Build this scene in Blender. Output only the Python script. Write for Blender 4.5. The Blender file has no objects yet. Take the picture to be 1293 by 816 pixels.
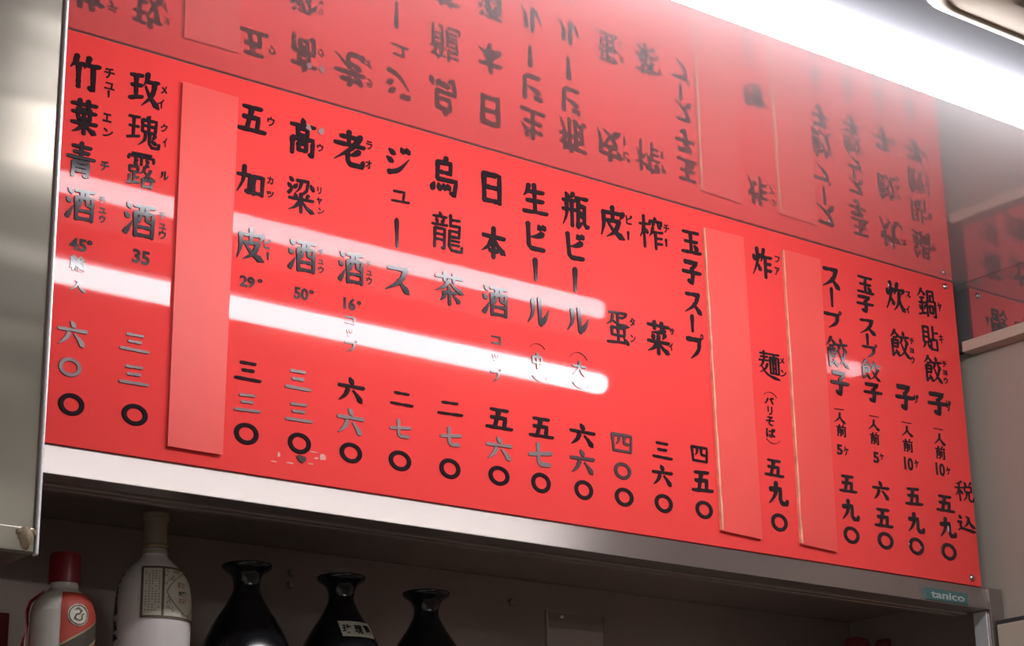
import bpy, math, random
from mathutils import Vector, Matrix
random.seed(4)
C = bpy.context.scene.collection
SC = bpy.context.scene
# ------------------------------------------------------------------ camera
# every coordinate below is metres from the upper right corner of the menu board (x right, y into the wall, z up);
# LIFT raises the finished room so that the floor lies at z = 0
LIFT = 2.35
F = 2521.69386
RIGHT = Vector((0.790884, -0.611638, -0.020040))
DOWN = Vector((0.178285, 0.261613, -0.948564))
FWD = Vector((0.585420, 0.746631, 0.315952))
CAM = Vector((-2.204125, -1.767154, -0.964823))
cd = bpy.data.cameras.new('camera'); cam = bpy.data.objects.new('camera', cd); C.objects.link(cam)
cam.matrix_world = Matrix(((RIGHT.x, -DOWN.x, -FWD.x, CAM.x), (RIGHT.y, -DOWN.y, -FWD.y, CAM.y),
                           (RIGHT.z, -DOWN.z, -FWD.z, CAM.z + LIFT), (0, 0, 0, 1)))
cd.sensor_width = 36; cd.lens = F / 1293 * 36; cd.clip_start = .05
SC.camera = cam
# ------------------------------------------------------------------ world, exposure
w = bpy.data.worlds.new('world'); SC.world = w; w.use_nodes = True
bg = w.node_tree.nodes['Background']; bg.inputs[0].default_value = (1.0, .95, .9, 1); bg.inputs[1].default_value = .22
SC.view_settings.view_transform = 'Standard'; SC.view_settings.look = 'None'
SC.view_settings.exposure = 0.68; SC.view_settings.gamma = 1
TUBE = 24.0       # radiance of the fluorescent tube over the board
FILL_TUBE = 11.0      # of the unseen tube added in the room to brighten the board


# ------------------------------------------------------------------ materials
def mat(name, col, rough=.5, metal=0, spec=.5, emit=None, es=0, aniso=0, bump=0, bscale=60, var=0, vscale=8, coat=0,
        bstretch=(1, 1, 1), trans=0, ior=1.45, rvar=0, bdist=.002):
    m = bpy.data.materials.new(name); m.use_nodes = True
    n = m.node_tree.nodes; l = m.node_tree.links; p = n['Principled BSDF']
    p.inputs['Base Color'].default_value = (*col, 1); p.inputs['Roughness'].default_value = rough
    p.inputs['Metallic'].default_value = metal; p.inputs['Specular IOR Level'].default_value = spec
    p.inputs['IOR'].default_value = ior
    if trans: p.inputs['Transmission Weight'].default_value = trans
    if coat:
        p.inputs['Coat Weight'].default_value = coat; p.inputs['Coat Roughness'].default_value = .03
    if emit:
        p.inputs['Emission Color'].default_value = (*emit, 1); p.inputs['Emission Strength'].default_value = es
    tc = n.new('ShaderNodeTexCoord'); mp = n.new('ShaderNodeMapping'); mp.inputs['Scale'].default_value = bstretch
    l.new(tc.outputs['Object'], mp.inputs[0])
    if aniso:
        p.inputs['Anisotropic'].default_value = aniso
        t = n.new('ShaderNodeTangent'); t.direction_type = 'RADIAL'; t.axis = 'X'
        cx = n.new('ShaderNodeCombineXYZ'); cx.inputs[2].default_value = 1
        l.new(cx.outputs[0], p.inputs['Tangent'])
    if var:
        nz = n.new('ShaderNodeTexNoise'); nz.inputs['Scale'].default_value = vscale; nz.inputs['Detail'].default_value = 5
        l.new(mp.outputs[0], nz.inputs['Vector'])
        mr = n.new('ShaderNodeMapRange'); mr.inputs[1].default_value = .3; mr.inputs[2].default_value = .7
        mr.inputs[3].default_value = 1 - var; mr.inputs[4].default_value = 1 + var
        l.new(nz.outputs['Fac'], mr.inputs[0])
        mx = n.new('ShaderNodeVectorMath'); mx.operation = 'SCALE'; mx.inputs[0].default_value = col
        l.new(mr.outputs[0], mx.inputs['Scale']); l.new(mx.outputs[0], p.inputs['Base Color'])
    if rvar:
        nr = n.new('ShaderNodeTexNoise'); nr.inputs['Scale'].default_value = 9; nr.inputs['Detail'].default_value = 6
        l.new(mp.outputs[0], nr.inputs['Vector'])
        m2 = n.new('ShaderNodeMapRange'); m2.inputs[3].default_value = rough * (1 - rvar); m2.inputs[4].default_value = rough * (1 + rvar)
        l.new(nr.outputs['Fac'], m2.inputs[0]); l.new(m2.outputs[0], p.inputs['Roughness'])
    if bump:
        nb = n.new('ShaderNodeTexNoise'); nb.inputs['Scale'].default_value = bscale; nb.inputs['Detail'].default_value = 3
        l.new(mp.outputs[0], nb.inputs['Vector'])
        b = n.new('ShaderNodeBump'); b.inputs['Strength'].default_value = bump; b.inputs['Distance'].default_value = bdist
        l.new(nb.outputs['Fac'], b.inputs['Height']); l.new(b.outputs[0], p.inputs['Normal'])
    return m


M = {}
M['red'] = mat('red_acrylic', (.86, .068, .064), .035, spec=.30, rvar=.3, var=.03, vscale=3)
M['cover'] = mat('red_paint', (.84, .098, .086), .42, spec=.35, var=.04, vscale=6)
M['worn'] = mat('worn_edge', (.80, .42, .28), .6, var=.25, vscale=60)
M['black'] = mat('black_lettering', (.022, .014, .018), .09, spec=.5)
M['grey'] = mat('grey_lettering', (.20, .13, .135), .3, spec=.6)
M['ceiling'] = mat('polished_steel_ceiling', (.82, .82, .84), .034, metal=.62, rvar=.2)
M['mirror'] = mat('polished_steel_wall', (.50, .49, .50), .05, metal=.85, rvar=.3)
M['brushed'] = mat('brushed_steel', (.35, .315, .295), .33, metal=.8, aniso=.9, bump=.05, bscale=80, bstretch=(.05, 1, 1), rvar=.15)
M['dark_steel'] = mat('inner_steel', (.36, .30, .275), .38, metal=.6, var=.08, vscale=5)
M['hood'] = mat('cabinet_steel', (.23, .21, .172), .28, metal=.6, bump=1, bdist=.04, bscale=1.7, bstretch=(.4, 1, 1.5), var=.05, vscale=5)
M['edge'] = mat('bright_edge', (.9, .9, .92), .3, metal=.6)
M['cream'] = mat('cream_paint', (.46, .40, .32), .45, var=.03)
M['wall'] = mat('beige_wall', (.33, .295, .25), .6, var=.04, vscale=3)
M['plaster'] = mat('room_plaster', (.55, .52, .48), .8)
M['floor'] = mat('floor_tile', (.28, .22, .19), .5, var=.15)
M['dark'] = mat('painted_shade', (.03, .028, .028), .7)
M['tube'] = mat('lit_tube', (.9, .9, .9), .4, emit=(1, .97, 1.0), es=TUBE)
M['fill_tube'] = mat('added_fill_tube', (.9, .9, .9), .4, emit=(1, .96, .93), es=FILL_TUBE)
M['white'] = mat('white_enamel', (.8, .8, .8), .4)
M['panelgrey'] = mat('grey_enamel', (.13, .132, .145), .9, spec=.05)
M['creamp'] = mat('cream_plastic', (.50, .44, .35), .7, spec=.2, var=.05, vscale=12)
M['screw'] = mat('screw_metal', (.45, .42, .38), .3, metal=1)
M['jar'] = mat('black_glaze', (.008, .008, .010), .13, spec=.6)
M['porcelain'] = mat('white_porcelain', (.66, .62, .60), .22, spec=.5)
M['milkglass'] = mat('milk_glass', (.68, .65, .60), .2)
M['redcap'] = mat('red_cap', (.22, .015, .025), .35)
M['ribbon'] = mat('red_ribbon', (.45, .02, .03), .4)
M['label'] = mat('label_paper', (.62, .60, .50), .6)
M['label_red'] = mat('label_red', (.42, .05, .03), .5)
M['label_dark'] = mat('label_dark', (.05, .04, .03), .5)
M['gold'] = mat('label_gold', (.34, .27, .15), .4, metal=.4)
M['brown'] = mat('label_brown', (.12, .08, .055), .5)
M['ink'] = mat('ink', (.03, .03, .03), .6)
M['capb'] = mat('beige_cap', (.30, .24, .19), .5, var=.1)
M['teal'] = mat('teal_plate', (.055, .14, .14), .4)
M['plate_text'] = mat('plate_lettering', (.42, .47, .46), .35)
M['acrylic'] = mat('clear_acrylic', (.95, .95, .95), .03, trans=1, ior=1.49)
M['tape'] = mat('tape_residue', (.72, .34, .28), .5)
M['palepaper'] = mat('pale_sticker', (.36, .22, .21), .3)
M['putty'] = mat('beige_putty', (.40, .31, .20), .5)
M['packet'] = mat('red_packet', (.20, .03, .03), .5)


# ------------------------------------------------------------------ mesh helpers
class MB:
    def __init__(s): s.v = []; s.f = []
    def add(s, vs, fs):
        b = len(s.v); s.v += [tuple(v) for v in vs]; s.f += [tuple(i + b for i in f) for f in fs]; return s
    def box(s, x0, x1, y0, y1, z0, z1):
        return s.add([(x, y, z) for z in (z0, z1) for y in (y0, y1) for x in (x0, x1)],
                     [(0, 2, 3, 1), (4, 5, 7, 6), (0, 1, 5, 4), (2, 6, 7, 3), (0, 4, 6, 2), (1, 3, 7, 5)])
    def lathe(s, prof, n=40, c=(0, 0, 0), axis='z', cap=True):
        vs = []; fs = []
        for r, h in prof:
            for k in range(n):
                a = 2 * math.pi * k / n; p = (r * math.cos(a), r * math.sin(a), h)
                if axis == 'x': p = (p[2], p[0], p[1])
                if axis == 'y': p = (p[0], p[2], p[1])
                vs.append((p[0] + c[0], p[1] + c[1], p[2] + c[2]))
        for i in range(len(prof) - 1):
            for k in range(n):
                q = (i * n + k, i * n + (k + 1) % n, (i + 1) * n + (k + 1) % n, (i + 1) * n + k)
                fs.append(q if axis != 'y' else q[::-1])
        if cap:
            fs.append(tuple(range(n))[::-1]); fs.append(tuple((len(prof) - 1) * n + k for k in range(n)))
        return s.add(vs, fs)
    def prism(s, pts, z0, z1):
        n = len(pts)
        return s.add([(x, y, z0) for x, y in pts] + [(x, y, z1) for x, y in pts],
                     [tuple(range(n))[::-1], tuple(range(n, 2 * n))] + [(i, (i + 1) % n, n + (i + 1) % n, n + i) for i in range(n)])
    def mesh(s, name, m):
        me = bpy.data.meshes.new(name); me.from_pydata(s.v, [], s.f); me.validate(); me.update()
        me.materials.append(m); return me
    def build(s, name, m, parent=None, loc=(0, 0, 0), smooth=False, bevel=0, seg=2):
        me = s.mesh(name, m)
        if smooth:
            for p in me.polygons: p.use_smooth = True
            try: me.set_sharp_from_angle(angle=math.radians(45))
            except Exception: pass
        o = bpy.data.objects.new(name, me); C.objects.link(o); o.location = loc
        if parent: o.parent = parent
        if bevel:
            b = o.modifiers.new('bevel', 'BEVEL'); b.width = bevel; b.segments = seg; b.limit_method = 'ANGLE'
        return o


def tag(o, label=None, cat=None, group=None, kind=None):
    if label: o['label'] = label
    if cat: o['category'] = cat
    if group: o['group'] = group
    if kind: o['kind'] = kind
    return o


def thing(name, label, cat, loc=(0, 0, 0), group=None):
    o = bpy.data.objects.new(name, None); C.objects.link(o); o.location = loc; o.empty_display_size = .05
    return tag(o, label, cat, group)


def struct(name, mb, m, bevel=0): return tag(mb.build(name, m, bevel=bevel), kind='structure')


def rrect(x0, x1, y0, y1, r, n=8):
    pts = []
    for cx, cy, a0 in ((x1 - r, y1 - r, 0), (x0 + r, y1 - r, 90), (x0 + r, y0 + r, 180), (x1 - r, y0 + r, 270)):
        for k in range(n + 1):
            a = math.radians(a0 + 90 * k / n); pts.append((cx + r * math.cos(a), cy + r * math.sin(a)))
    return pts


def on_board(px, py, y=0.0):
    """measured photograph coordinate -> (x, z) on the plane at depth y"""
    d = RIGHT * ((px - 646.5) / F) + DOWN * ((py - 408) / F) + FWD
    s = (y - CAM.y) / d.y
    return CAM.x + s * d.x, CAM.z + s * d.z


# ------------------------------------------------------------------ setting
struct('ceiling', MB().box(-3.2, .5, -3.8, .32, 0, .03), M['ceiling'])
struct('wall_back', MB().box(-3.2, .5, .302, .34, -LIFT, 0), M['plaster'])
struct('bulkhead', MB().box(-1.62, -.004, .0045, .30, -.4505, -.0005), M['dark_steel'])
struct('wall_right', MB().box(.031, .06, -3.8, .301, -LIFT, -.1), M['wall'])
struct('wall_right_band', MB().box(.018, .06, -3.8, .301, -.0985, -.0006), M['mirror'])
struct('trim_right', MB().box(.005, .031, -3.8, -.0015, -.1075, -.0915), M['cream'], bevel=.001)
struct('floor', MB().box(-3.2, .5, -3.8, .34, -LIFT - .03, -LIFT), M['floor'])
struct('wall_front', MB().box(-3.2, .5, -3.84, -3.8, -LIFT, -.25), M['plaster'])

# ------------------------------------------------------------------ wall cabinet (open, below the board)
cab = thing('wall_cabinet', 'stainless steel open wall cabinet below the red menu board', 'cabinet', (-.75, .15, -.80))
def P(mb, name, m, **k):   # a cabinet part given in room coordinates
    mb.v = [(x + .75, y - .15, z + .80) for x, y, z in mb.v]; return mb.build(name, m, cab, **k)
fr = MB()
z0, z1 = -.4835, -.4525
fr.add([(-1.56, -.004, z1), (-.001, -.004, z1), (-.001, -.012, z0), (-1.56, -.012, z0),
        (-1.56, .018, z1), (-.001, .018, z1), (-.001, .018, z0), (-1.56, .018, z0)],
       [(0, 3, 2, 1), (4, 5, 6, 7), (0, 1, 5, 4), (3, 7, 6, 2), (0, 4, 7, 3), (1, 2, 6, 5)])
P(fr, 'top_rail', M['brushed'], bevel=.001)
tr = MB()
for y in (.0195, .034): tr.box(-1.55, -.012, y, y + .010, -.4865, -.4575)
tr.box(-1.55, -.012, .030, .033, -.4805, -.4575)
P(tr, 'door_track', M['dark_steel'], bevel=.0012)
P(MB().box(-1.56, .027, .046, .30, -.4565, -.4525), 'top_panel', M['dark_steel'])
P(MB().box(-1.55, .024, .27, .298, -.76, -.457), 'back_panel', M['dark_steel'])
P(MB().box(-.0008, .027, -.0122, .018, -.80, -.4525), 'corner_post', M['brushed'], bevel=.0012)
P(MB().box(-.004, -.0015, -.006, .016, -.80, -.4845), 'post_lip', M['edge'])
P(MB().box(.02, .0268, .0185, .269, -.80, -.457), 'side_panel', M['dark_steel'])
P(MB().box(-1.56, -1.55, 0, .30, -.80, -.457), 'side_panel', M['dark_steel'])
P(MB().box(-1.55, -.012, .02, .269, -.78, -.76), 'shelf_board', M['dark_steel'])
for x, z in ((on_board(367, 724, .27)), (on_board(366, 739, .27)), (on_board(645, 761, .27))):
    P(MB().lathe([(.0035, .2665), (.0045, .2685), (.0045, .27)], 14, (x, 0, z), 'y'), 'rivet', M['screw'])
# maker's plate
pl = P(MB().box(-.134, -.047, -.0128, -.0085, -.4815, -.4655), 'maker_plate', M['teal'], bevel=.0006)


# ------------------------------------------------------------------ lettering
def font_mesh(txt, m, th, offset=.03, fit=True, shear=0):
    cu = bpy.data.curves.new('lettering', 'FONT'); cu.body = txt; cu.size = 1; cu.offset = offset
    cu.extrude = .03; cu.resolution_u = 3; cu.shear = shear; cu.fill_mode = 'BOTH'
    o = bpy.data.objects.new('lettering', cu); C.objects.link(o)
    dg = bpy.context.evaluated_depsgraph_get(); me = bpy.data.meshes.new_from_object(o.evaluated_get(dg))
    bpy.data.objects.remove(o); bpy.data.curves.remove(cu)
    vs = me.vertices
    xs = [v.co.x for v in vs]; ys = [v.co.y for v in vs]
    x0, x1, y0, y1 = min(xs), max(xs), min(ys), max(ys)
    sx = 1 / (x1 - x0); sy = 1 / max(y1 - y0, .05)
    for v in vs:
        v.co.x = (v.co.x - (x0 + x1) / 2) * sx; v.co.y = (v.co.y - (y0 + y1) / 2) * sy
        v.co.z = th if v.co.z > 0 else 0
    me.materials.clear(); me.materials.append(m)
    me.name = 'lettering'; return me


# brush-written glyphs: strokes on a 100x100 grid (y down).
# h level stroke, v upright, p left-falling (tapers out), n right-falling (swells), d dot, g hooked line
G = {
'三': 'h 22,16 76,14;h 28,48 70,46;h 3,86 97,84', '二': 'h 20,22 80,20;h 3,80 97,77', '一': 'h 3,55 97,45',
'六': 'd 43,2 56,22;h 2,37 98,33;p 38,50 28,72 6,95;n 58,50 76,70 92,94',
'七': 'h 3,52 97,38;g 42,5 42,78 52,88 88,86',
'五': 'h 18,12 82,9;v 50,12 42,50 34,88;g 20,48 74,44 69,88;h 2,92 98,88',
'九': 'p 42,3 40,40 28,68 4,95;g 10,34 64,27 62,72 70,88 96,87 97,74',
'四': 'v 9,12 14,90;g 9,12 91,9 87,90;p 38,14 36,40 25,58;g 60,14 60,50 78,52;h 13,88 88,87',
'日': 'v 14,6 14,95;g 14,8 86,6 84,95;h 16,48 82,47;h 16,91 82,90',
'本': 'h 6,32 94,29;v 50,3 50,97;p 48,34 30,62 3,82;n 52,34 70,60 97,80;h 32,75 68,74',
'酒': 'd 8,8 20,20;d 2,36 14,48;p 4,92 14,78 26,58;h 32,12 99,9;v 36,32 37,96;g 36,32 94,29 92,96;v 57,12 54,38 46,56;g 74,12 74,50 88,52;h 38,69 90,68;h 38,92 90,91',
'青': 'h 18,14 82,12;h 24,30 76,28;h 3,46 97,43;v 50,2 50,46;v 26,58 24,98;g 26,58 76,56 74,96 62,93;h 27,70 74,69;h 27,82 74,81',
'竹': 'p 24,3 18,22 3,40;h 16,27 47,24;v 30,28 30,92;p 64,3 58,20 47,36;h 58,25 99,22;g 78,26 78,95 64,88',
'葉': 'h 3,16 97,13;v 34,3 34,26;v 66,3 66,26;h 5,39 95,36;g 28,28 28,56 74,55;v 50,28 50,55;v 72,28 72,55;h 3,69 97,66;v 50,56 50,98;p 48,68 32,84 7,96;n 52,68 68,82 95,94',
'玫': 'h 5,14 44,11;h 8,42 42,39;h 2,80 44,70;v 24,14 24,74;p 62,2 58,20 47,38;h 58,25 97,21;p 85,24 76,60 42,95;n 54,38 70,66 99,95',
'瑰': 'h 4,14 37,11;h 6,42 35,40;h 2,78 38,68;v 20,14 20,72;d 68,0 60,11;v 46,15 47,50;g 46,15 88,12 86,50;h 47,31 86,30;h 47,50 86,49;v 66,13 66,50;p 58,52 54,76 36,95;g 70,52 70,84 78,93 99,91 99,79;p 86,56 78,72;d 76,74 90,80',
'露': 'h 18,8 82,5;g 7,25 8,16 92,13 91,26;v 50,6 50,38;d 26,22 36,28;d 25,33 35,39;d 64,21 74,27;d 64,33 74,39;v 12,47 12,62;g 12,47 40,45 40,62;h 12,62 41,61;v 27,62 27,92;h 27,77 42,75;v 12,73 12,92;h 4,96 46,89;p 62,42 58,54 45,64;p 82,49 72,66 47,80;n 58,52 76,68 99,77;v 58,79 58,99;g 58,79 87,77 86,99;h 58,97 86,96',
'加': 'h 2,35 50,31;g 50,31 46,92 34,84;p 27,4 24,50 3,94;v 62,32 62,92;g 62,32 95,29 93,90;h 63,86 93,85',
'皮': 'h 14,23 88,19;p 96,16 90,26 82,36;p 14,22 14,60 2,96;v 52,3 52,46;h 26,47 76,43;p 78,43 62,74 24,97;n 30,50 54,74 98,95',
'高': 'd 48,1 55,14;h 4,22 96,18;v 32,29 32,46;g 32,29 69,27 68,46;h 32,46 68,45;v 12,57 11,99;g 12,57 90,54 88,98 76,93;v 36,69 36,88;g 36,69 65,67 64,88;h 36,87 64,86',
'粱': 'd 8,5 20,14;d 2,23 13,32;p 4,50 14,40 24,24;g 34,10 76,7 70,34 58,44;p 53,10 44,32 29,46;d 35,20 27,32;d 84,15 95,30;h 6,63 94,59;v 50,46 50,98;d 26,49 34,58;p 76,47 66,58;p 48,64 30,84 5,96;n 52,64 70,82 97,94',
'老': 'h 20,19 74,15;v 48,2 48,38;h 2,41 98,36;p 86,8 58,46 2,90;g 46,56 46,84 54,94 94,92 95,79;p 82,52 64,64 46,70',
'ジ': 'd 12,18 36,30;d 4,46 28,58;p 12,96 56,80 97,36;d 62,4 75,18;d 84,1 97,15',
'ュ': 'g 16,20 74,16 66,84;h 2,92 98,86', 
'ス': 'h 10,15 74,10;p 80,9 60,54 3,94;n 50,50 66,66 95,94',
'烏': 'p 58,0 44,14;v 26,14 24,60;g 26,15 74,12 72,42;h 27,40 72,39;h 26,60 60,58;g 24,60 94,57 86,96 72,90;d 12,72 4,92;d 27,72 34,88;d 45,71 52,85;d 60,70 69,82',
'龍': 'd 26,1 30,11;h 5,15 49,12;d 15,19 20,30;d 41,18 34,30;h 2,37 51,33;v 12,46 11,98;g 12,46 43,44 42,98 34,95;h 13,61 42,60;h 13,75 42,74;v 62,2 62,30;h 62,15 92,12;g 60,31 92,28 90,44;g 60,44 58,86 66,96 99,95 99,82;h 58,45 90,43;g 60,60 90,58 90,45;h 64,70 90,69;h 64,81 90,80',
'茶': 'h 3,17 97,13;v 34,3 34,27;v 66,3 66,27;p 50,25 32,46 2,62;n 50,27 68,44 99,60;h 26,63 74,60;v 50,47 50,99;p 34,70 28,80 18,90;n 64,70 74,78 86,90',
'生': 'p 28,6 20,28 5,44;h 22,27 86,23;h 16,57 84,53;h 2,94 98,90;v 50,2 50,90',
'ビ': 'g 20,6 24,80 34,90 92,87;p 86,32 60,44 26,52;d 66,4 76,18;d 85,1 95,14',
'ル': 'p 28,16 26,60 3,95;g 58,6 59,88;p 58,93 80,76 99,40',
'瓶': 'd 15,1 25,14;p 44,0 38,8 30,15;h 3,24 50,20;h 2,50 53,46;p 18,22 18,62 3,95;v 38,22 38,95;h 52,10 98,7;v 64,10 60,88;p 58,93 70,84 82,74;g 64,32 86,30 84,78 91,91 99,86;d 68,46 78,64',
'榨': 'h 1,29 39,25;v 20,2 20,99;p 19,32 12,54 1,70;d 24,40 35,54;d 66,0 71,10;g 45,25 46,14 97,11 93,24;p 62,20 56,33;d 79,19 90,31;p 58,34 52,50 41,62;h 56,47 99,43;v 68,46 68,99;h 70,64 95,62;h 70,81 95,79',
'菜': 'h 3,14 97,11;v 34,2 34,24;v 66,2 66,24;p 80,25 54,32 20,36;d 23,41 31,53;d 47,39 53,51;p 80,37 74,46 68,52;h 3,64 97,60;v 50,52 50,99;p 48,64 30,82 3,95;n 52,64 70,80 98,93',
'蛋': 'h 16,7 84,4;p 86,5 82,12 74,20;v 50,6 50,34;h 50,20 73,18;p 30,16 24,32 3,45;n 28,30 56,40 98,43;v 24,51 24,73;g 24,51 77,49 76,73;h 24,73 76,72;v 50,44 50,92;h 4,96 90,90;d 73,78 91,95',
'玉': 'h 10,12 90,9;h 18,49 82,46;h 2,92 98,88;v 50,12 50,88;d 66,60 83,77',
'子': 'g 14,11 80,7 54,36;g 52,34 57,62 51,96 32,86;h 2,52 98,47',
'プ': 'h 3,30 72,27;p 72,27 64,66 24,98;r 86,13 11',
'炸': 'd 6,28 14,46;p 42,24 36,34 28,42;p 25,3 26,50 2,97;n 26,56 34,66 42,80;p 60,2 54,26 44,46;h 54,29 99,25;v 67,28 67,99;h 69,51 93,48;h 69,73 95,71',
'炊': 'd 6,28 14,46;p 42,24 36,34 28,42;p 25,3 26,50 2,97;n 26,56 34,66 42,80;p 64,2 56,24 46,42;h 58,25 96,21;p 96,20 92,28 85,37;p 73,34 66,70 42,97;n 70,48 80,74 99,95',
'麺': 'h 8,10 47,8;h 10,22 45,20;h 3,35 51,32;v 27,1 27,34;p 23,38 16,50 3,61;p 42,45 30,64 3,80;n 12,54 40,82 99,95;h 52,8 99,6;p 77,8 74,14 68,19;v 56,20 56,76;g 56,20 96,18 95,76;v 69,20 69,74;v 82,20 82,74;h 69,38 82,38;h 69,56 82,56;h 56,76 95,75',
'餃': 'p 26,1 16,16 1,29;n 24,5 34,14 47,25;h 16,29 34,27;g 10,39 40,37 38,62;h 11,50 38,50;h 11,62 38,62;v 10,38 10,90;p 9,95 20,86 34,76;d 28,72 43,92;d 68,1 73,14;h 47,24 99,19;p 62,28 58,38 47,47;d 78,28 93,43;p 86,45 72,74 43,97;n 57,45 74,74 99,96',
'貼': 'v 10,8 10,70;g 10,8 42,6 42,70;h 11,28 42,28;h 11,48 42,48;h 11,70 42,69;p 18,74 14,84 2,97;d 34,74 47,92;v 70,1 70,54;h 71,27 99,24;v 56,55 56,97;g 56,55 92,53 91,97;h 56,95 91,94',
'鍋': 'p 24,1 14,16 1,29;n 22,5 32,14 44,23;h 12,34 35,32;h 5,52 39,50;v 22,34 22,88;d 7,62 14,76;p 40,60 32,76;h 1,95 43,86;v 56,6 56,40;g 56,6 88,4 88,40;h 70,21 86,20;v 70,20 70,40;h 50,43 96,40;v 50,43 50,98;g 96,41 95,98 84,94;v 64,58 64,84;g 64,58 82,57 82,84;h 64,83 82,83',
'税': 'p 38,2 22,12 6,17;h 1,35 45,31;v 24,12 24,99;p 22,38 14,58 1,73;d 28,46 41,61;d 54,3 63,18;p 92,1 86,10 79,19;v 54,26 54,50;g 54,26 91,24 90,50;h 54,50 90,49;p 64,52 60,76 42,95;g 76,52 76,86 84,95 99,93 99,79',
'込': 'd 10,5 23,19;g 3,43 23,40 14,63 24,78;n 2,92 24,80 99,93;p 64,14 56,48 33,73;n 50,7 64,14 72,46 97,70',
'入': 'p 50,20 34,60 3,97;n 32,4 50,12 62,60 98,95', '人': 'p 52,3 44,50 3,97;n 50,30 66,66 98,95',
'前': 'd 28,1 37,15;p 74,0 68,8 60,15;h 2,23 98,19;v 16,38 13,97;g 16,38 47,36 45,95 36,92;h 16,54 45,53;h 16,69 45,68;v 65,40 65,80;g 88,34 88,97 76,92',
'中': 'v 14,26 16,64;g 14,26 86,24 83,62;h 16,63 84,62;v 50,1 50,99',
'大': 'h 3,35 97,31;p 51,2 46,50 3,97;n 50,38 68,72 98,95',
'（': 'q 3,95 20,40 50,10 80,40 97,95', '）': 'q 3,5 20,60 50,90 80,60 97,5',
'｜': 'b 50,2 50,98',
}


def catmull(p, n=5):
    if len(p) < 3: p = [p[0], tuple((a + b) / 2 for a, b in zip(p[0], p[-1])), p[-1]]
    q = [p[0]] + list(p) + [p[-1]]; out = []
    for i in range(1, len(q) - 2):
        for k in range(n):
            t = k / n; a, b, c, d = q[i - 1], q[i], q[i + 1], q[i + 2]
            out.append(tuple(.5 * (2 * b[j] + (c[j] - a[j]) * t + (2 * a[j] - 5 * b[j] + 4 * c[j] - d[j]) * t * t +
                                   (3 * b[j] - a[j] - 3 * c[j] + d[j]) * t ** 3) for j in (0, 1)))
    out.append(p[-1]); return out


def lerp_prof(pr, t):
    for (a, va), (b, vb) in zip(pr, pr[1:]):
        if t <= b: return va + (vb - va) * (t - a) / (b - a)
    return pr[-1][1]


PROF = {'h': [(0, .75), (.12, 1.0), (.5, .72), (.82, .95), (.93, 1.18), (1, .8)], 'v': [(0, 1.1), (.15, 1.15), (.5, .9), (1, .95)],
        'p': [(0, 1.15), (.35, 1.0), (1, .22)], 'n': [(0, .45), (.5, .9), (.82, 1.4), (1, .3)],
        'd': [(0, .45), (.6, 1.45), (1, .9)], 'g': [(0, 1.05), (.5, .95), (1, .85)], 'q': [(0, .4), (.5, .7), (1, .4)],
        'b': [(0, 1.05), (.2, 1.1), (.6, .8), (1, .7)]}


def glyph_mesh(ch, m, th, aspect):
    """brush strokes as bevelled ribbons inside a unit box; aspect = width / height of the box"""
    strokes = G[ch].split(';'); ns = len(strokes)
    W = {1: .16, 2: .17, 3: .16, 4: .145, 5: .13}.get(ns, .122 if ns < 8 else .105 if ns < 12 else .09 if ns < 16 else .078)
    W *= 1.36 if ns < 12 else 1.22
    if ch in '三二': W = .19
    if ch == '｜': W = .9 * aspect
    if ch in '（）': W = .12 * min(1, aspect)
    if ch == '一': W = .3
    mb = MB(); rnd = random.Random(ord(ch)); zz = 0
    sx = max(aspect, .02); sy = 1.0                                    # metric space of the box
    for si, st in enumerate(strokes):
        ty, rest = st.split(' ', 1)
        if ty == 'r':
            cx, cyr = rest.split(','); cy, r = cyr.split(' ')
            add_ring(mb, float(cx) / 100 - .5, .5 - float(cy) / 100, float(r) / 100 / sx * .8, float(r) / 100, .45, th + zz); continue
        pts = [tuple(float(a) for a in s.split(',')) for s in rest.split(' ')]
        pts = [((x / 100 - .5) * sx, (.5 - y / 100) * sy) for x, y in pts]
        if ty in 'pnqv': pts = catmull(pts)
        else:
            o = [pts[0]]
            for a, b in zip(pts, pts[1:]):
                for k in range(1, 5): o.append((a[0] + (b[0] - a[0]) * k / 4, a[1] + (b[1] - a[1]) * k / 4))
            pts = o
        L = [0]
        for a, b in zip(pts, pts[1:]): L.append(L[-1] + math.hypot(b[0] - a[0], b[1] - a[1]))
        if L[-1] < 1e-5: continue
        secs = []
        for i, p in enumerate(pts):
            a = pts[max(i - 1, 0)]; b = pts[min(i + 1, len(pts) - 1)]
            dx, dy = b[0] - a[0], b[1] - a[1]; l = math.hypot(dx, dy) or 1; dx /= l; dy /= l
            t = L[i] / L[-1]; hw = W / 2 * lerp_prof(PROF[ty], t) * (1 + rnd.uniform(-.09, .09))
            secs.append((p[0], p[1], dx, dy, hw))
        x, y, dx, dy, hw = secs[0]; x2, y2, ex, ey, h2 = secs[-1]
        secs = [(x - dx * hw * .55, y - dy * hw * .55, dx, dy, hw * .5)] + secs + [(x2 + ex * h2 * .6, y2 + ey * h2 * .6, ex, ey, h2 * .45)]
        zz = (si % 6) * th * .012
        vs = []; fs = []
        for x, y, dx, dy, hw in secs:
            for s, zc in ((1, 0), (.78, th + zz), (-.78, th + zz), (-1, 0)):
                vs.append(((x - dy * hw * s) / sx, (y + dx * hw * s) / sy, zc))
        for i in range(len(secs) - 1):
            for k in range(3): fs.append((i * 4 + k, i * 4 + k + 1, i * 4 + 5 + k, i * 4 + 4 + k)[::-1])
        e = (len(secs) - 1) * 4
        fs += [(3, 2, 1, 0)[::-1], (e, e + 1, e + 2, e + 3)[::-1]]
        mb.add(vs, fs)
    return mb.mesh('lettering', m)


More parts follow.
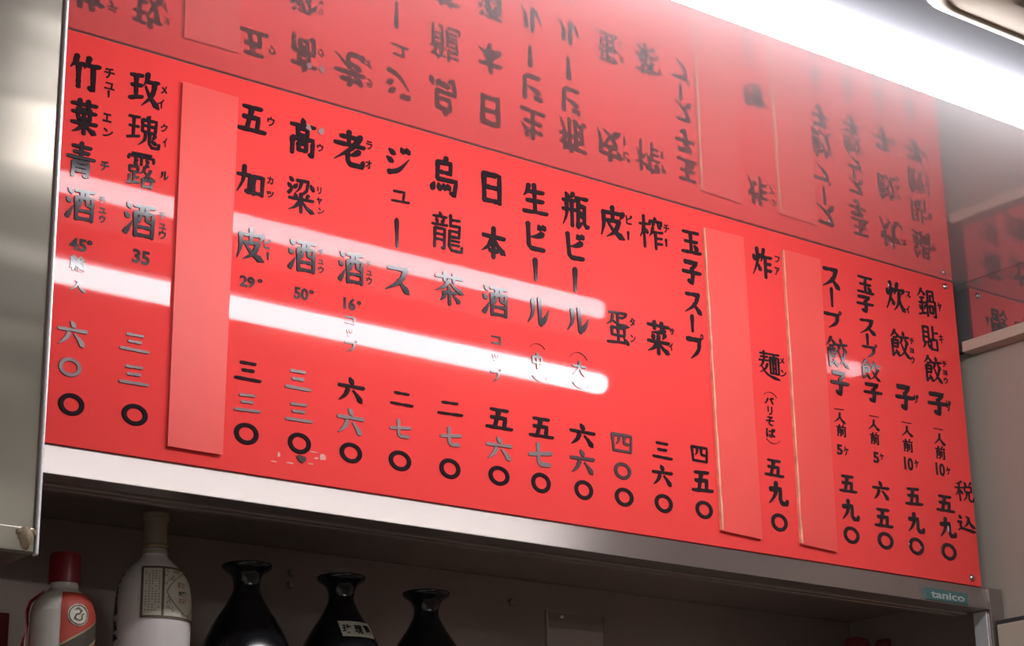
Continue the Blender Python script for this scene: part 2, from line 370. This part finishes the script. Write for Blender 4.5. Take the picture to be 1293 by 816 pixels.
def add_ring(mb, cx, cy, rx, ry, wd, th, n=36):
    """an elliptical ring, wd = width of the band relative to the radius"""
    vs = []; fs = []
    for k in range(n):
        a = 2 * math.pi * k / n
        for s, zc in ((1, 0), (1 - wd * .12, th), (1 - wd * .88, th), (1 - wd, 0)):
            vs.append((cx + rx * s * math.cos(a), cy + ry * s * math.sin(a), zc))
    for k in range(n):
        j = (k + 1) % n
        for q in range(3): fs.append((k * 4 + q, j * 4 + q, j * 4 + q + 1, k * 4 + q + 1))
    mb.add(vs, fs)


# ------------------------------------------------------------------ the menu board
board = thing('menu_board', 'glossy red acrylic menu board with black brush lettering above the steel cabinet', 'menu board', (-.75, 0, -.45))
BO = Vector((-.75, 0, -.45))
B0 = MB(); B0.box(-1.56 + .75, .75, 0, .004, .0005, .4485)
B0.build('panel', M['red'], board, bevel=.0006)
cache = {}
def put(ch, cx, cy, wpx, hpx, m='black', th=.0011):
    x, z = on_board(cx, cy)
    ww = on_board(cx + wpx / 2, cy)[0] - on_board(cx - wpx / 2, cy)[0]
    hh = on_board(cx, cy - hpx / 2)[1] - on_board(cx, cy + hpx / 2)[1]
    # a pixel step sideways also climbs the slanted rows a little, so pull the width back
    key = (ch, m)
    if key not in cache:
        if ch == '○':
            mb = MB(); add_ring(mb, 0, 0, .5, .5, .42, th); cache[key] = mb.mesh('lettering', M[m])
        elif ch in G: cache[key] = glyph_mesh(ch, M[m], th, ww / hh)
        else: cache[key] = font_mesh(ch, M[m], th * .7)
    o = bpy.data.objects.new('character', cache[key]); C.objects.link(o); o.parent = board
    o.location = (x - BO.x, -.0002, z - BO.z); o.rotation_euler = (math.pi / 2, random.uniform(-.03, .03), 0)
    o.scale = (ww, hh, 1)
    if m == 'grey': o['label'] = 'grey shiny numeral'
    return o


ROWS = '''竹 107 93 39 44;チ 138 93 13 14;ユ 138 109 13 9;｜ 137 119 3 8;葉 106 148 34 45;エ 135 149 11 11;ン 136 168 13 11;青 102 202 37 45;チ 132 210 11 13;酒 101 258 36 43;チ 129 253 8 11;ユ 129 266 9 7;ウ 129 277 8 10;45 98 309 22 16;° 113 307 7 6;輸 98 333 20 20;入 98 362 22 14;六 91 422 37 33 g;○ 88 464 30 25 g;○ 90 511 34 29
玫 182 114 39 45;メ 207 114 8 11;イ 203 131 8 12;瑰 181 166 42 42;ク 207 162 9 11;イ 208 180 5 12;露 178 214 38 44;ル 207 222 11 11;酒 176 278 39 45;チ 205 273 9 11;ユ 205 286 9 7;ウ 205 297 9 11;35 178 325 22 18;三 170 433 38 27 g;三 169 474 38 29 g;○ 170 524 34 28
五 318 150 36 36;ウ 342 154 9 12;加 316 229 35 38;カ 341 228 8 10;ッ 341 246 9 9;皮 316 309 35 42;ピ 337 308 9 13;｜ 338 324 3 9;29 312 356 19 14;° 328 355 6 5;三 313 469 34 29;三 312 509 34 27 g;○ 311 548 32 28
高 382 173 33 47;ウ 404 187 8 10;粱 380 247 35 45;リ 403 241 5 9;ヤ 403 254 7 9;ン 405 267 8 8;酒 381 323 34 42;チ 405 319 7 9;ユ 405 331 7 6;ウ 405 341 7 9;50 380 371 18 15;° 393 369 6 5;三 376 480 33 30 g;三 377 521 35 28 g;○ 378 560 30 27
老 441 188 39 44;ラ 466 184 8 11;オ 465 208 8 11;酒 443 338 31 42;チ 465 334 7 9;ユ 466 345 7 6;ウ 466 355 7 10;16 441 384 15 15;° 453 383 5 5;コ 442 405 13 10;ッ 442 421 10 9;プ 443 437 17 17;六 443 493 33 32;六 442 533 33 34 g;○ 443 572 29 26
ジ 502 203 30 37;ュ 505 248 23 17;｜ 501 295 6 33;ス 502 353 32 36;二 507 504 29 24;七 505 542 27 24 g;○ 505 582 29 26
烏 561 223 34 47;龍 564 293 39 47;茶 567 365 36 41;二 568 516 32 24;七 569 552 27 25 g;○ 568 592 27 26
日 621 238 27 39;本 623 307 31 40;酒 625 380 31 40;コ 626 430 12 11;ッ 626 452 10 9;プ 626 474 14 18;五 630 529 33 28;六 630 567 32 30 g;○ 630 601 27 25
生 675 252 31 38;ビ 675 300 28 36;｜ 676 341 7 26;ル 679 393 28 36;（ 678 437 20 7;中 678 456 15 19;） 681 479 20 7;五 683 540 30 27;七 682 575 30 31 g;○ 683 610 25 26
瓶 726 267 33 43;ビ 725 312 26 35;｜ 726 354 7 28;ル 729 404 28 33;（ 730 449 23 9;大 731 466 17 18;） 733 488 22 8;六 735 550 31 29;六 735 584 30 31 m;○ 737 619 24 25
皮 773 281 30 41;ピ 794 278 8 12;｜ 793 298 3 10;蛋 780 414 30 42;タ 798 407 7 11;ン 799 428 6 10;四 785 560 29 26 m;○ 786 595 22 22 m;○ 788 628 24 24
榨 822 294 29 40;チ 841 289 7 11;｜ 841 307 3 9;菜 831 427 28 41;サ 848 419 6 9;イ 847 438 5 10;三 836 569 25 25;六 836 601 25 27;○ 838 636 23 24
玉 872 306 24 31;子 873 344 23 30;ス 875 383 22 29;｜ 874 409 5 20;プ 878 437 23 35;四 883 574 23 22;五 886 608 26 28;○ 889 644 22 23
炸 962 332 24 36;フ 981 328 6 8;ア 981 343 6 10;麺 971 462 26 35;メ 987 456 6 8;ン 989 472 7 9;（ 972 498 17 6;バ 971 506 12 9;リ 972 519 6 11;そ 972 532 10 12;ば 973 547 12 12;） 976 558 18 6;五 977 591 23 23;九 982 624 24 29;○ 984 660 21 23
ス 1049 351 22 28;｜ 1050 376 4 22;プ 1052 403 24 25;餃 1057 446 26 38;子 1060 484 22 30;一 1059 517 12 4;人 1060 528 14 13;前 1062 544 12 15;5 1060 568 7 13;ケ 1068 570 6 11;五 1070 611 21 23;九 1073 645 21 26;○ 1075 676 20 22
玉 1092 360 20 23;子 1092 384 20 21;ス 1095 413 20 21;｜ 1095 429 4 13;プ 1099 443 20 19;餃 1099 468 23 25;子 1102 496 22 24;一 1103 526 12 4;人 1103 537 14 13;前 1104 554 11 15;5 1106 578 7 14;ケ 1113 577 5 8;六 1112 620 20 24;五 1115 654 22 25;○ 1118 683 20 22
炊 1130 375 23 36;ス 1146 372 6 8;イ 1146 391 5 10;餃 1136 435 23 34;チ 1151 431 5 8;ョ 1151 443 5 6;ウ 1152 455 5 9;子 1142 502 22 31;ザ 1156 504 7 11;一 1144 534 12 4;人 1145 545 14 13;前 1146 563 12 16;10 1147 586 11 16;ケ 1157 586 5 10;五 1153 627 21 23;九 1156 661 20 25;○ 1157 690 19 22
鍋 1170 383 22 34;ヤ 1186 388 5 11;貼 1174 427 20 30;キ 1188 428 5 11;餃 1178 467 21 33;チ 1192 460 5 8;ョ 1193 471 5 6;ウ 1194 481 5 8;子 1184 510 24 28;ザ 1197 513 7 14;一 1184 542 12 4;人 1186 555 14 14;前 1187 572 12 16;10 1187 593 11 16;ケ 1197 595 5 10;五 1193 636 22 22;九 1196 667 20 25;○ 1198 697 19 22
税 1217 621 22 25;込 1220 662 22 21'''
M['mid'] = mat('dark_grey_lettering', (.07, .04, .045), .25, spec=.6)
for col in ROWS.split('\n'):
    for it in col.split(';'):
        q = it.split()
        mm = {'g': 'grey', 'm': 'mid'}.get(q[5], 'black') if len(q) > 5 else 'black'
        put(q[0], *[float(a) for a in q[1:5]], m=mm)

# the three blank cover strips, pasted over crossed-out dishes
for k, (tl, trc, br, bl) in enumerate((((232, 104), (300, 124), (280, 573), (213, 562)), ((889, 288), (938, 300), (962, 680), (912, 669)),
                                      ((989, 316), (1035, 328), (1057, 696), (1012, 686)))):
    q = [on_board(*p, -.004) for p in (bl, br, trc, tl)]
    mb = MB(); v = [(x - BO.x, y, z - BO.z) for y in (-.0005, -.0042) for x, z in q]
    mb.add(v, [(0, 3, 2, 1)[::-1], (4, 7, 6, 5), (0, 1, 5, 4), (1, 2, 6, 5), (2, 3, 7, 6), (3, 0, 4, 7)])
    me_o = mb.build('cover_strip', M['cover'], board, bevel=.0012, seg=3)
    if k:
        x0, zb = q[0]; x3, zt = q[3]
        e = MB(); n = 24; vs = []
        rr = random.Random(k)
        for i in range(n + 1):
            t = i / n; x = x0 + (x3 - x0) * t - BO.x; z = zb + (zt - zb) * t - BO.z
            wd = (.0016 + rr.uniform(-.0005, .001)) * (1.25 - .5 * t)
            vs += [(x - .0004, -.0008, z), (x - .0004, -.0046, z), (x + wd, -.0046, z)]
        e.add(vs, [(i * 3, i * 3 + 1, i * 3 + 4, i * 3 + 3) for i in range(n)] + [(i * 3 + 1, i * 3 + 2, i * 3 + 5, i * 3 + 4) for i in range(n)])
        tag(e.build('worn_edge', M['worn'], me_o), 'pale chipped long edge')
for px, py in ((1193, 362), (1227, 730)):
    x, z = on_board(px, py)
    MB().lathe([(.0018, -.0034), (.0036, -.0026), (.0047, -.001), (.0048, -.0002)], 18, (x - BO.x, 0, z - BO.z), 'y').build('screw', M['screw'], board, smooth=True)
# scraps of old sticker
rr = random.Random(9)
for px, py, sx, sy in ((352, 574, 4, 8), (346, 583, 9, 2), (366, 585, 10, 2.5), (407, 577, 9, 11), (396, 571, 12, 2), (399, 579, 8, 3), (392, 586, 8, 2)):
    x, z = on_board(px, py); pts = []
    for k in range(9):
        a = k / 9 * 6.283; r = rr.uniform(.3, .55)
        pts.append((x - BO.x + sx * .00105 * r * math.cos(a), z - BO.z + sy * .00087 * r * math.sin(a)))
    mb = MB(); mb.prism(pts, 0, .0003); mb.v = [(a, -c, b) for a, b, c in mb.v]; mb.f = [f[::-1] for f in mb.f]
    mb.build('sticker_scrap', M['tape'], board)
for px, py, sx, sy, mm in ((379, 579, 11, 10, 'mid'), (389, 162, 8, 9, 'palepaper'), (405, 166, 8, 12, 'palepaper')):
    x, z = on_board(px, py); pts = []
    for k in range(8):
        a = k / 8 * 6.283 + .4; r = rr.uniform(.3, .62)
        pts.append((x - BO.x + sx * .00105 * r * math.cos(a), z - BO.z + sy * .00087 * r * math.sin(a)))
    mb = MB(); mb.prism(pts, .0010, .0016); mb.v = [(a, -c, b) for a, b, c in mb.v]; mb.f = [f[::-1] for f in mb.f]
    tag(mb.build('paper_patch', M[mm], board), 'torn scrap of paper' if mm == 'palepaper' else 'dark smudge of an old sticker')

# maker's plate lettering
def flat_text(txt, m, parent, x, y, z, width, height, th=.0005, off=.015):
    me = font_mesh(txt, m, th, offset=off)
    o = bpy.data.objects.new('lettering', me); C.objects.link(o); o.parent = parent
    o.location = (x, y, z); o.rotation_euler = (math.pi / 2, 0, 0); o.scale = (width, height, 1); return o
flat_text('tanico', M['plate_text'], pl, -.089 + .75, -.0128 - .15, -.4735 + .80, .068, .0098)


# ------------------------------------------------------------------ fluorescent lamps
def lamp(name, label, loc, length, tube_mat, depth=.013):
    t = thing(name, label, 'lamp', loc)
    h = length / 2
    MB().lathe([(.0135, -h + .02), (.016, -h + .03), (.016, h - .03), (.0135, h - .02)], 24, (0, 0, -.062), 'x').build('tube', tube_mat, t, smooth=True)
    MB().box(-h - .02, h + .02, -depth, .013, -.044, -.026).build('housing', M['panelgrey'] if depth > .1 else M['white'], t, bevel=.003)
    for s in (-1, 1):
        MB().lathe([(.015, 0), (.0165, .004), (.0165, .018), (.013, .024)] if s > 0 else [(.013, -.024), (.0165, -.018), (.0165, -.004), (.015, 0)],
                   20, (s * (h - .022), 0, -.062), 'x').build('lamp_holder', M['white'], t, smooth=True)
        MB().lathe([(.006, -.027), (.006, -.004), (.014, -.003), (.014, -.0003)], 16, (s * (h - .25), 0, 0)).build('hanger', M['white'], t, smooth=True)
    return t
lamp('ceiling_lamp', 'lit fluorescent tube along the edge of a wide white panel hung below the ceiling', (-.813, -.53, 0), 1.22, M['tube'], depth=.62)
lamp('ceiling_lamp', 'added fluorescent tube lamp out of view, brightening the board', (-1.0, -2.5, 0), 1.22, M['fill_tube'])  # unseen lamp, added for extra light on the board

# cream plastic cover on the ceiling beside the lamp
cv = thing('ceiling_cover', 'cream plastic cover with rounded corners under the white panel beside the lit tube', 'cover', (-.50, -.80, -.0435))
def inset(d): return rrect(-.307 + d, .28 - d, -.30 + d, .182 - d, max(.055 - d * .6, .008))
n = len(inset(0))
def shell(name, prof, m, cap=False):
    b = MB(); vs = [(x, y, z) for d, z in prof for x, y in inset(d)]
    fs = [(i * n + k, (i + 1) * n + k, (i + 1) * n + (k + 1) % n, i * n + (k + 1) % n) for i in range(len(prof) - 1) for k in range(n)]
    if cap: fs.append(tuple((len(prof) - 1) * n + k for k in range(n))[::-1])
    return b.add(vs, fs).build(name, m, cv, smooth=True)
shell('rim', [(0, -.0006), (.001, -.002), (.012, -.0075), (.016, -.0085), (.0185, -.0072), (.0185, -.004)], M['creamp'])
shell('sloping_border', [(.0175, -.0045), (.0185, -.0066), (.045, -.0125), (.070, -.0165), (.078, -.0165), (.084, -.0110), (.100, -.0105)], M['creamp'])
shell('panel', [(.098, -.0100), (.104, -.0125), (.150, -.0170), (.200, -.0190)], M['creamp'], cap=True)

# ------------------------------------------------------------------ steel cabinet at the left
hd = thing('tall_cabinet', 'tall stainless steel cabinet at the left edge in front of the board', 'cabinet', (-1.95, -.05, -.607))
MB().box(-.45, .4525, -.15, .046, 0, .6065).build('body', M['hood'], hd, bevel=.002)
MB().box(.4528, .4562, -.1535, -.146, -.001, .6065).build('edge_highlight', M['edge'], hd, bevel=.0012)  # pale strip standing in for the lamp's highlight on the rounded edge
MB().box(-.45, .452, -.1525, -.1502, .0005, .022).build('bottom_hem', M['hood'], hd, bevel=.001)
x, z = on_board(32, 680, -.202)
kb = MB(); kb.lathe([(.0015, -.0085), (.0050, -.007), (.0072, -.003), (.0078, 0)], 20, (0, 0, 0), 'y')
kb.lathe([(.0008, -.0055), (.0018, -.004), (.0024, 0)], 12, (-.0072, 0, .0035), 'y'); kb.lathe([(.0008, -.0055), (.0018, -.004), (.0024, 0)], 12, (.0072, 0, .0035), 'y')
kb.v = [(a * (1 - .25 * (c < 0)), b, c * 1.45) for a, b, c in kb.v]
kb.build("hook", M["putty"], hd, (x + 1.95, -.1500, z + .607), smooth=True)

# ------------------------------------------------------------------ cream box at lower right
lb = thing('lower_box', 'cream painted metal box at the bottom right corner below the wall panel', 'box', (.02, -.3, -.80))
MB().box(-.015, .0105, -.6, .285, 0, .296).build('body', M['cream'], lb, bevel=.002)
MB().box(-.012, .0105, -.6, .285, .2965, .302).build('gap_shade', M['dark'], lb)  # dark solid standing in for the shade inside the gap


# ------------------------------------------------------------------ bottles and jars on the cabinet shelf
FL = -.76
def rad(prof, z):
    for (r0, a), (r1, b) in zip(prof, prof[1:]):
        if a <= z <= b and b > a: return r0 + (r1 - r0) * (z - a) / (b - a)
    return prof[-1][0]
VIEW = math.radians(-118)       # the side of a bottle that faces into the room
def wrap(mb, prof, az, zc, flipz=False, lift=.0006):
    """bend a flat drawing (x = arc metres, y = height, z = thickness) round a turned body"""
    out = []
    for x, y, z in mb.v:
        r = rad(prof, zc + y); a = VIEW + math.radians(az) + x / r; R = r + lift + z
        out.append((R * math.cos(a), R * math.sin(a), zc + y))
    mb.v = out; return mb
def grid(x0, x1, y0, y1, nx=14, ny=10, z=0):
    mb = MB(); mb.add([(x0 + (x1 - x0) * i / nx, y0 + (y1 - y0) * j / ny, z) for j in range(ny + 1) for i in range(nx + 1)],
                      [(j * (nx + 1) + i, j * (nx + 1) + i + 1, (j + 1) * (nx + 1) + i + 1, (j + 1) * (nx + 1) + i) for j in range(ny) for i in range(nx)]); return mb
def wrap_text(txt, prof, az, zc, wd, ht, m, parent, name='lettering', lift=.001, off=.03, vertical=False):
    me = font_mesh(txt, m, 0, offset=off)
    for v in me.vertices:
        x, y = v.co.x * wd, v.co.y * ht
        r = rad(prof, zc + y); a = VIEW + math.radians(az) + x / r; R = r + lift
        v.co = (R * math.cos(a), R * math.sin(a), zc + y)
    o = bpy.data.objects.new(name, me); C.objects.link(o); o.parent = parent; return o


JAR = [(.040, 0), (.046, .004), (.0545, .05), (.0590, .09), (.0585, .118), (.0545, .142), (.0455, .168), (.0335, .192), (.0235, .208), (.0165, .222), (.0143, .2305),
       (.0150, .238), (.0185, .2455), (.0255, .2505), (.0275, .2535), (.0270, .2565), (.0215, .2555), (.012, .250), (.010, .235)]
def dense(prof, n=4):
    p = catmull(prof, n); return p
def jar(px, py, y, label, s=1.0, loc_only=False):
    x, z = on_board(px, py, y)
    t = thing('liquor_jar', label, 'jar', (x, y, FL), 'black jars in the cabinet')
    h = (z - FL) / .2565
    prof = [(r * s * (1.0 if q < .16 else 1.03), q * h) for r, q in JAR]; prof = dense(prof)
    MB().lathe(prof, 56).build('body', M['jar'], t, smooth=True)
    return t, prof, h
jar(312, 714, .16, 'black glazed jar with open flared mouth, nearest the white bottle')
t, prof, h = jar(431, 729, .16, 'black glazed jar with a cream paper label and a stopper in its mouth')
MB().lathe([(.012, .247 * h), (.0155, .2555 * h), (.0155, .2625 * h), (.0145, .2645 * h)], 28).build('stopper', M['capb'], t, smooth=True)
zl = .189 * h
lb_ = wrap(grid(-.021, .023, -.0095, .0095), prof, 27, zl, lift=.0012)
lab = lb_.build('paper_label', M['label'], t, smooth=True)
for k, ch in enumerate('玫瑰露'):
    wrap_text(ch, prof, 27, zl, .0105, .0115, M['ink'], lab, lift=.0018)
    me = lab.children[-1].data if lab.children else None
for k, o in enumerate([c for c in bpy.data.objects if c.parent == lab]):
    o.rotation_euler = (0, 0, 0)
    a = (-.0135 + k * .0135) / rad(prof, zl)
    o.rotation_euler = (0, 0, a)
jar(538, 749, .16, 'black glazed jar with open flared mouth, beside the clear plastic sheet')

# white porcelain liquor bottle
x, z = on_board(197, 650, .150); H = z - FL
t = thing('porcelain_bottle', 'white porcelain liquor bottle with beige cap and brown bordered label', 'bottle', (x, .150, FL))
k = H / .292
WP = [(.030, 0), (.032, .004), (.033, .05), (.0365, .10), (.0392, .14), (.0400, .175), (.0392, .200), (.0355, .217), (.0270, .231), (.0175, .2405), (.0135, .246), (.0130, .252)]
WP = dense([(r * 1.03, q * k) for r, q in WP])
MB().lathe(WP, 56).build('body', M['porcelain'], t, smooth=True)
MB().lathe([(.0135, .2465 * k), (.0142, .248 * k), (.0142, .2505 * k), (.0128, .2515 * k), (.0128, .284 * k), (.0145, .2855 * k), (.0145, .292 * k), (.0135, .2925 * k)], 36).build('cap', M['capb'], t, smooth=True)
MB().lathe([(.0140, .2542 * k), (.0146, .255 * k), (.0146, .257 * k), (.0140, .2578 * k)], 36).build('cap_band', M['gold'], t, smooth=True)
zt, zb_ = on_board(215, 716, .12)[1] - FL, on_board(215, 784, .12)[1] - FL
zc = (zt + zb_) / 2; hh = (zt - zb_) / 2
r0 = rad(WP, zc); a0, a1, a2 = math.radians(-18) * r0, math.radians(15) * r0, math.radians(100) * r0
lab = wrap(grid(a0, a2, -hh, hh, 40, 14), WP, 0, zc).build('label', M['label'], t, smooth=True)
br_ = MB()
bw = .0026
for (xa, xb, ya, yb) in ((a0, a2, hh - bw, hh), (a0, a2, -hh, -hh + bw), (a0, a0 + bw, -hh, hh), (a1 - bw / 2, a1 + bw / 2, -hh, hh), (a2 - bw, a2, -hh, hh)):
    g_ = grid(xa, xb, ya, yb, 30 if xb - xa > .01 else 2, 14 if yb - ya > .01 else 2); br_.add(g_.v, g_.f)
wrap(br_, WP, 0, zc, lift=.0010).build('label_border', M['brown'], lab, smooth=True)
# ornamental corners and small print
rr = random.Random(5); orn = MB()
def curl(cx, cy, s, a):
    pts = [(cx + s * (.2 + t_ / 9) * math.cos(a + t_ * .75), cy + s * (.2 + t_ / 9) * math.sin(a + t_ * .75)) for t_ in range(8)]
    for p, q in zip(pts, pts[1:]):
        dx, dy = q[0] - p[0], q[1] - p[1]; l = math.hypot(dx, dy); nx, ny = -dy / l * .0003, dx / l * .0003
        orn.add([(p[0] + nx, p[1] + ny, 0), (p[0] - nx, p[1] - ny, 0), (q[0] - nx, q[1] - ny, 0), (q[0] + nx, q[1] + ny, 0)], [(0, 1, 2, 3)])
for i in range(70):
    cx = rr.uniform(a1 + .002, a2 - .003); cy = rr.uniform(-hh + .003, hh - .003)
    u = (cx - (a1 + a2) / 2) / ((a2 - a1) / 2 * .92); v_ = cy / (hh * .8)
    if abs(u) ** 1.3 + abs(v_) ** 1.3 > .95: curl(cx, cy, .0026, rr.uniform(0, 6.28))
pts = [((a1 + a2) / 2 + (a2 - a1) / 2 * .86 * (abs(math.cos(b)) ** 1.5) * (1 if math.cos(b) > 0 else -1), hh * .84 * (abs(math.sin(b)) ** 1.5) * (1 if math.sin(b) > 0 else -1)) for b in [i / 40 * 6.2832 + .01 for i in range(41)]]
for p, q in zip(pts, pts[1:]):
    dx, dy = q[0] - p[0], q[1] - p[1]; l = math.hypot(dx, dy) or 1; nx, ny = -dy / l * .0004, dx / l * .0004
    orn.add([(p[0] + nx, p[1] + ny, 0), (p[0] - nx, p[1] - ny, 0), (q[0] - nx, q[1] - ny, 0), (q[0] + nx, q[1] + ny, 0)], [(0, 1, 2, 3)])
wrap(orn, WP, 0, zc, lift=.0013).build('label_ornament', M['brown'], lab)
pr_ = MB()
for c_ in range(5):
    for r_ in range(16):
        if rr.random() < .7:
            xx = a0 + .0045 + c_ * .0034; yy = hh - .006 - r_ * (2 * hh - .012) / 16
            if yy - .002 > -hh: pr_.add([(xx, yy, 0), (xx + .0016, yy, 0), (xx + .0016, yy - .0015, 0), (xx, yy - .0015, 0)], [(0, 3, 2, 1)])
wrap(pr_, WP, 0, zc, lift=.0011).build('small_print', M['capb'], lab)
for yy, ht, mm in ((.008, .006, 'label_red'), (-.001, .006, 'ink'), (-.009, .005, 'label_red')):
    tt = wrap_text('大麯' if mm == 'ink' else '酒', WP, 48, zc + yy, .012, ht, M[mm], lab, lift=.0014)
sd = MB()
for zz_, wd_, ht_ in ((.045, .004, .008), (.034, .005, .005), (.026, .006, .004), (.016, .005, .010), (.000, .008, .022), (-.022, .009, .012), (-.034, .012, .008)):
    g_ = MB(); pp = [(-wd_ / 2, -ht_ / 2), (wd_ / 2, -ht_ / 2 + .002), (wd_ * .2, ht_ * .1), (wd_ * .1, ht_ / 2), (-wd_ * .4, ht_ / 2 - .001)]
    sd.add([(px_, zz_ + py_ - .012, 0) for px_, py_ in pp], [tuple(range(5))])
wrap(sd, WP, -66, zc, lift=.0008).build('side_lettering', M['ink'], t)

# white glass bottle with red cap
x, z = on_board(83, 700, .13); H = z - FL; k = H / .232
t = thing('glass_bottle', 'white glass liquor bottle with red cap and slanted red label', 'bottle', (x, .13, FL))
GP = [(.030, 0), (.0322, .003), (.0325, .06), (.0325, .158), (.0318, .170), (.0285, .181), (.0225, .1885), (.0160, .1935), (.0145, .197), (.0145, .202)]
GP = dense([(r * 1.01, q * k) for r, q in GP])
MB().lathe(GP, 56).build('body', M['milkglass'], t, smooth=True)
MB().lathe([(.0165, .2005 * k), (.0165, .227 * k), (.0150, .232 * k), (.010, .2325 * k)], 36).build('cap', M['redcap'], t, smooth=True)
zt = on_board(85, 743, .10)[1] - FL; zc = zt - .04; r0 = .032
L1 = math.radians(92) * r0
lab = wrap(grid(.0, L1, -.042, .038, 26, 20), GP, 0, zc).build('label', M['label_red'], t, smooth=True)
bd = MB(); nx_ = 26      # dark slanted band with a gold edge, rising to the right
for i in range(nx_):
    xa, xb = L1 * i / nx_, L1 * (i + 1) / nx_
    for lo, hi in ((-.0200, -.0010),):
        bd.add([(xa, lo + xa * .62 - .005, 0), (xb, lo + xb * .62 - .005, 0), (xb, hi + xb * .62 - .005, 0), (xa, hi + xa * .62 - .005, 0)], [(0, 1, 2, 3)])
bd.v = [(a, max(min(b - .012, .038), -.042), c) for a, b, c in bd.v]
wrap(bd, GP, 0, zc, lift=.001).build('dark_band', M['label_dark'], lab)
gb = MB()
for i in range(nx_):
    xa, xb = L1 * i / nx_, L1 * (i + 1) / nx_
    for lo, hi in ((-.0022, .0), (-.0225, -.019)):
        gb.add([(xa, lo + xa * .62 - .017, 0), (xb, lo + xb * .62 - .017, 0), (xb, hi + xb * .62 - .017, 0), (xa, hi + xa * .62 - .017, 0)], [(0, 1, 2, 3)])
wrap(gb, GP, 0, zc, lift=.0014).build('gold_line', M['gold'], lab)
em = MB(); ex, ey = math.radians(32) * r0, .0135
dsk = [(ex + .0115 * math.cos(a), ey + .0115 * math.sin(a)) for a in [i / 30 * 6.2832 for i in range(30)]]
em.add([(ex, ey, 0)] + [(a, b, 0) for a, b in dsk], [(0, i + 1, (i + 1) % 30 + 1) for i in range(30)])
wrap(em, GP, 0, zc, lift=.0014).build('emblem', M['label'], lab)
rg = MB(); add_ring(rg, ex, ey, .0105, .0105, .10, 0, 30)
sw = [(-.004, .005), (-.001, .007), (.003, .005), (.001, .001), (-.003, 0), (-.004, -.004), (0, -.006), (.004, -.004), (.003, -.001), (.0055, .002)]
for p, q in zip(sw, sw[1:]):
    dx, dy = q[0] - p[0], q[1] - p[1]; l = math.hypot(dx, dy); nx, ny = -dy / l * .0007, dx / l * .0007
    rg.add([(ex + p[0] + nx, ey + p[1] + ny, 0), (ex + p[0] - nx, ey + p[1] - ny, 0), (ex + q[0] - nx, ey + q[1] - ny, 0), (ex + q[0] + nx, ey + q[1] + ny, 0)], [(0, 1, 2, 3)])
wrap(rg, GP, 0, zc, lift=.0019).build('emblem_drawing', M['brown'], lab)
# ribbon hanging down its left side
rb = MB(); pr2 = []
for i in range(15):
    zz_ = (.192 - .15 * i / 14) * k; a = VIEW + math.radians(-74 - 12 * math.sin(i * .7) - i * .6)
    rr_ = rad(GP, zz_) + .003 + .002 * math.sin(i * 1.3) + .011 * i / 14
    for da in (-.42, .22): pr2.append((rr_ * math.cos(a + da), rr_ * math.sin(a + da), zz_))
    for da in (.22, -.42): pr2.append(((rr_ + .0012) * math.cos(a + da), (rr_ + .0012) * math.sin(a + da), zz_))
rb.add(pr2, [(i * 4 + q, i * 4 + (q + 1) % 4, i * 4 + 4 + (q + 1) % 4, i * 4 + 4 + q) for i in range(14) for q in range(4)])
rb.build('ribbon', M['ribbon'], t, smooth=True)
# red gift box behind it
x, z = on_board(32, 775, .2)
t = thing('liquor_carton', 'dark red carton standing behind the white glass bottle', 'carton', (x - .045, .235, FL))
MB().box(-.035, .03, -.03, .03, 0, z - FL).build('body', M['packet'], t, bevel=.001)

# clear plastic sheet standing at the back
x0, zt = on_board(692, 770, .2); x1, _ = on_board(762, 775, .2)
t = thing('plastic_sheet', 'clear plastic sheet with a small screw, leaning upright inside the cabinet', 'plastic sheet', ((x0 + x1) / 2, .2, FL))
hw = (x1 - x0) / 2
MB().box(-hw, hw, 0, .003, 0, zt - FL).build('sheet', M['acrylic'], t, bevel=.0006)
MB().box(-hw - .0035, -hw - .0002, -.001, .004, 0, zt - FL).build('edge_strip', M['dark_steel'], t)
x, z = on_board(709, 779, .2)
MB().lathe([(.0012, -.003), (.0022, -.002), (.0022, 0)], 12, (x - (x0 + x1) / 2, 0, z - FL), 'y').build('screw', M['edge'], t, smooth=True)
# two small red packets at the bottom edge
for px, py, lbl in ((1082, 806, 'left of two small dark red packets deep in the cabinet'), (1120, 808, 'right of two small dark red packets deep in the cabinet')):
    x, z = on_board(px, py, .2)
    t = thing('red_packet', lbl, 'packet', (x, .2, FL), 'small red packets')
    pb = MB(); pb.prism(rrect(-.017, .017, 0, z - FL, .008, 5), -.01, .01)
    pb.v = [(a, c, b) for a, b, c in pb.v]; pb.f = [f[::-1] for f in pb.f]
    pb.build('body', M['packet'], t, bevel=.003)
    MB().box(-.012, .012, -.0115, -.0102, z - FL - .028, z - FL - .016).build('label', M['gold'], t)

# ------------------------------------------------------------------ lift the room so the floor is at zero
for o in SC.objects:
    if o.parent is None and o.type != 'CAMERA': o.location.z += LIFT
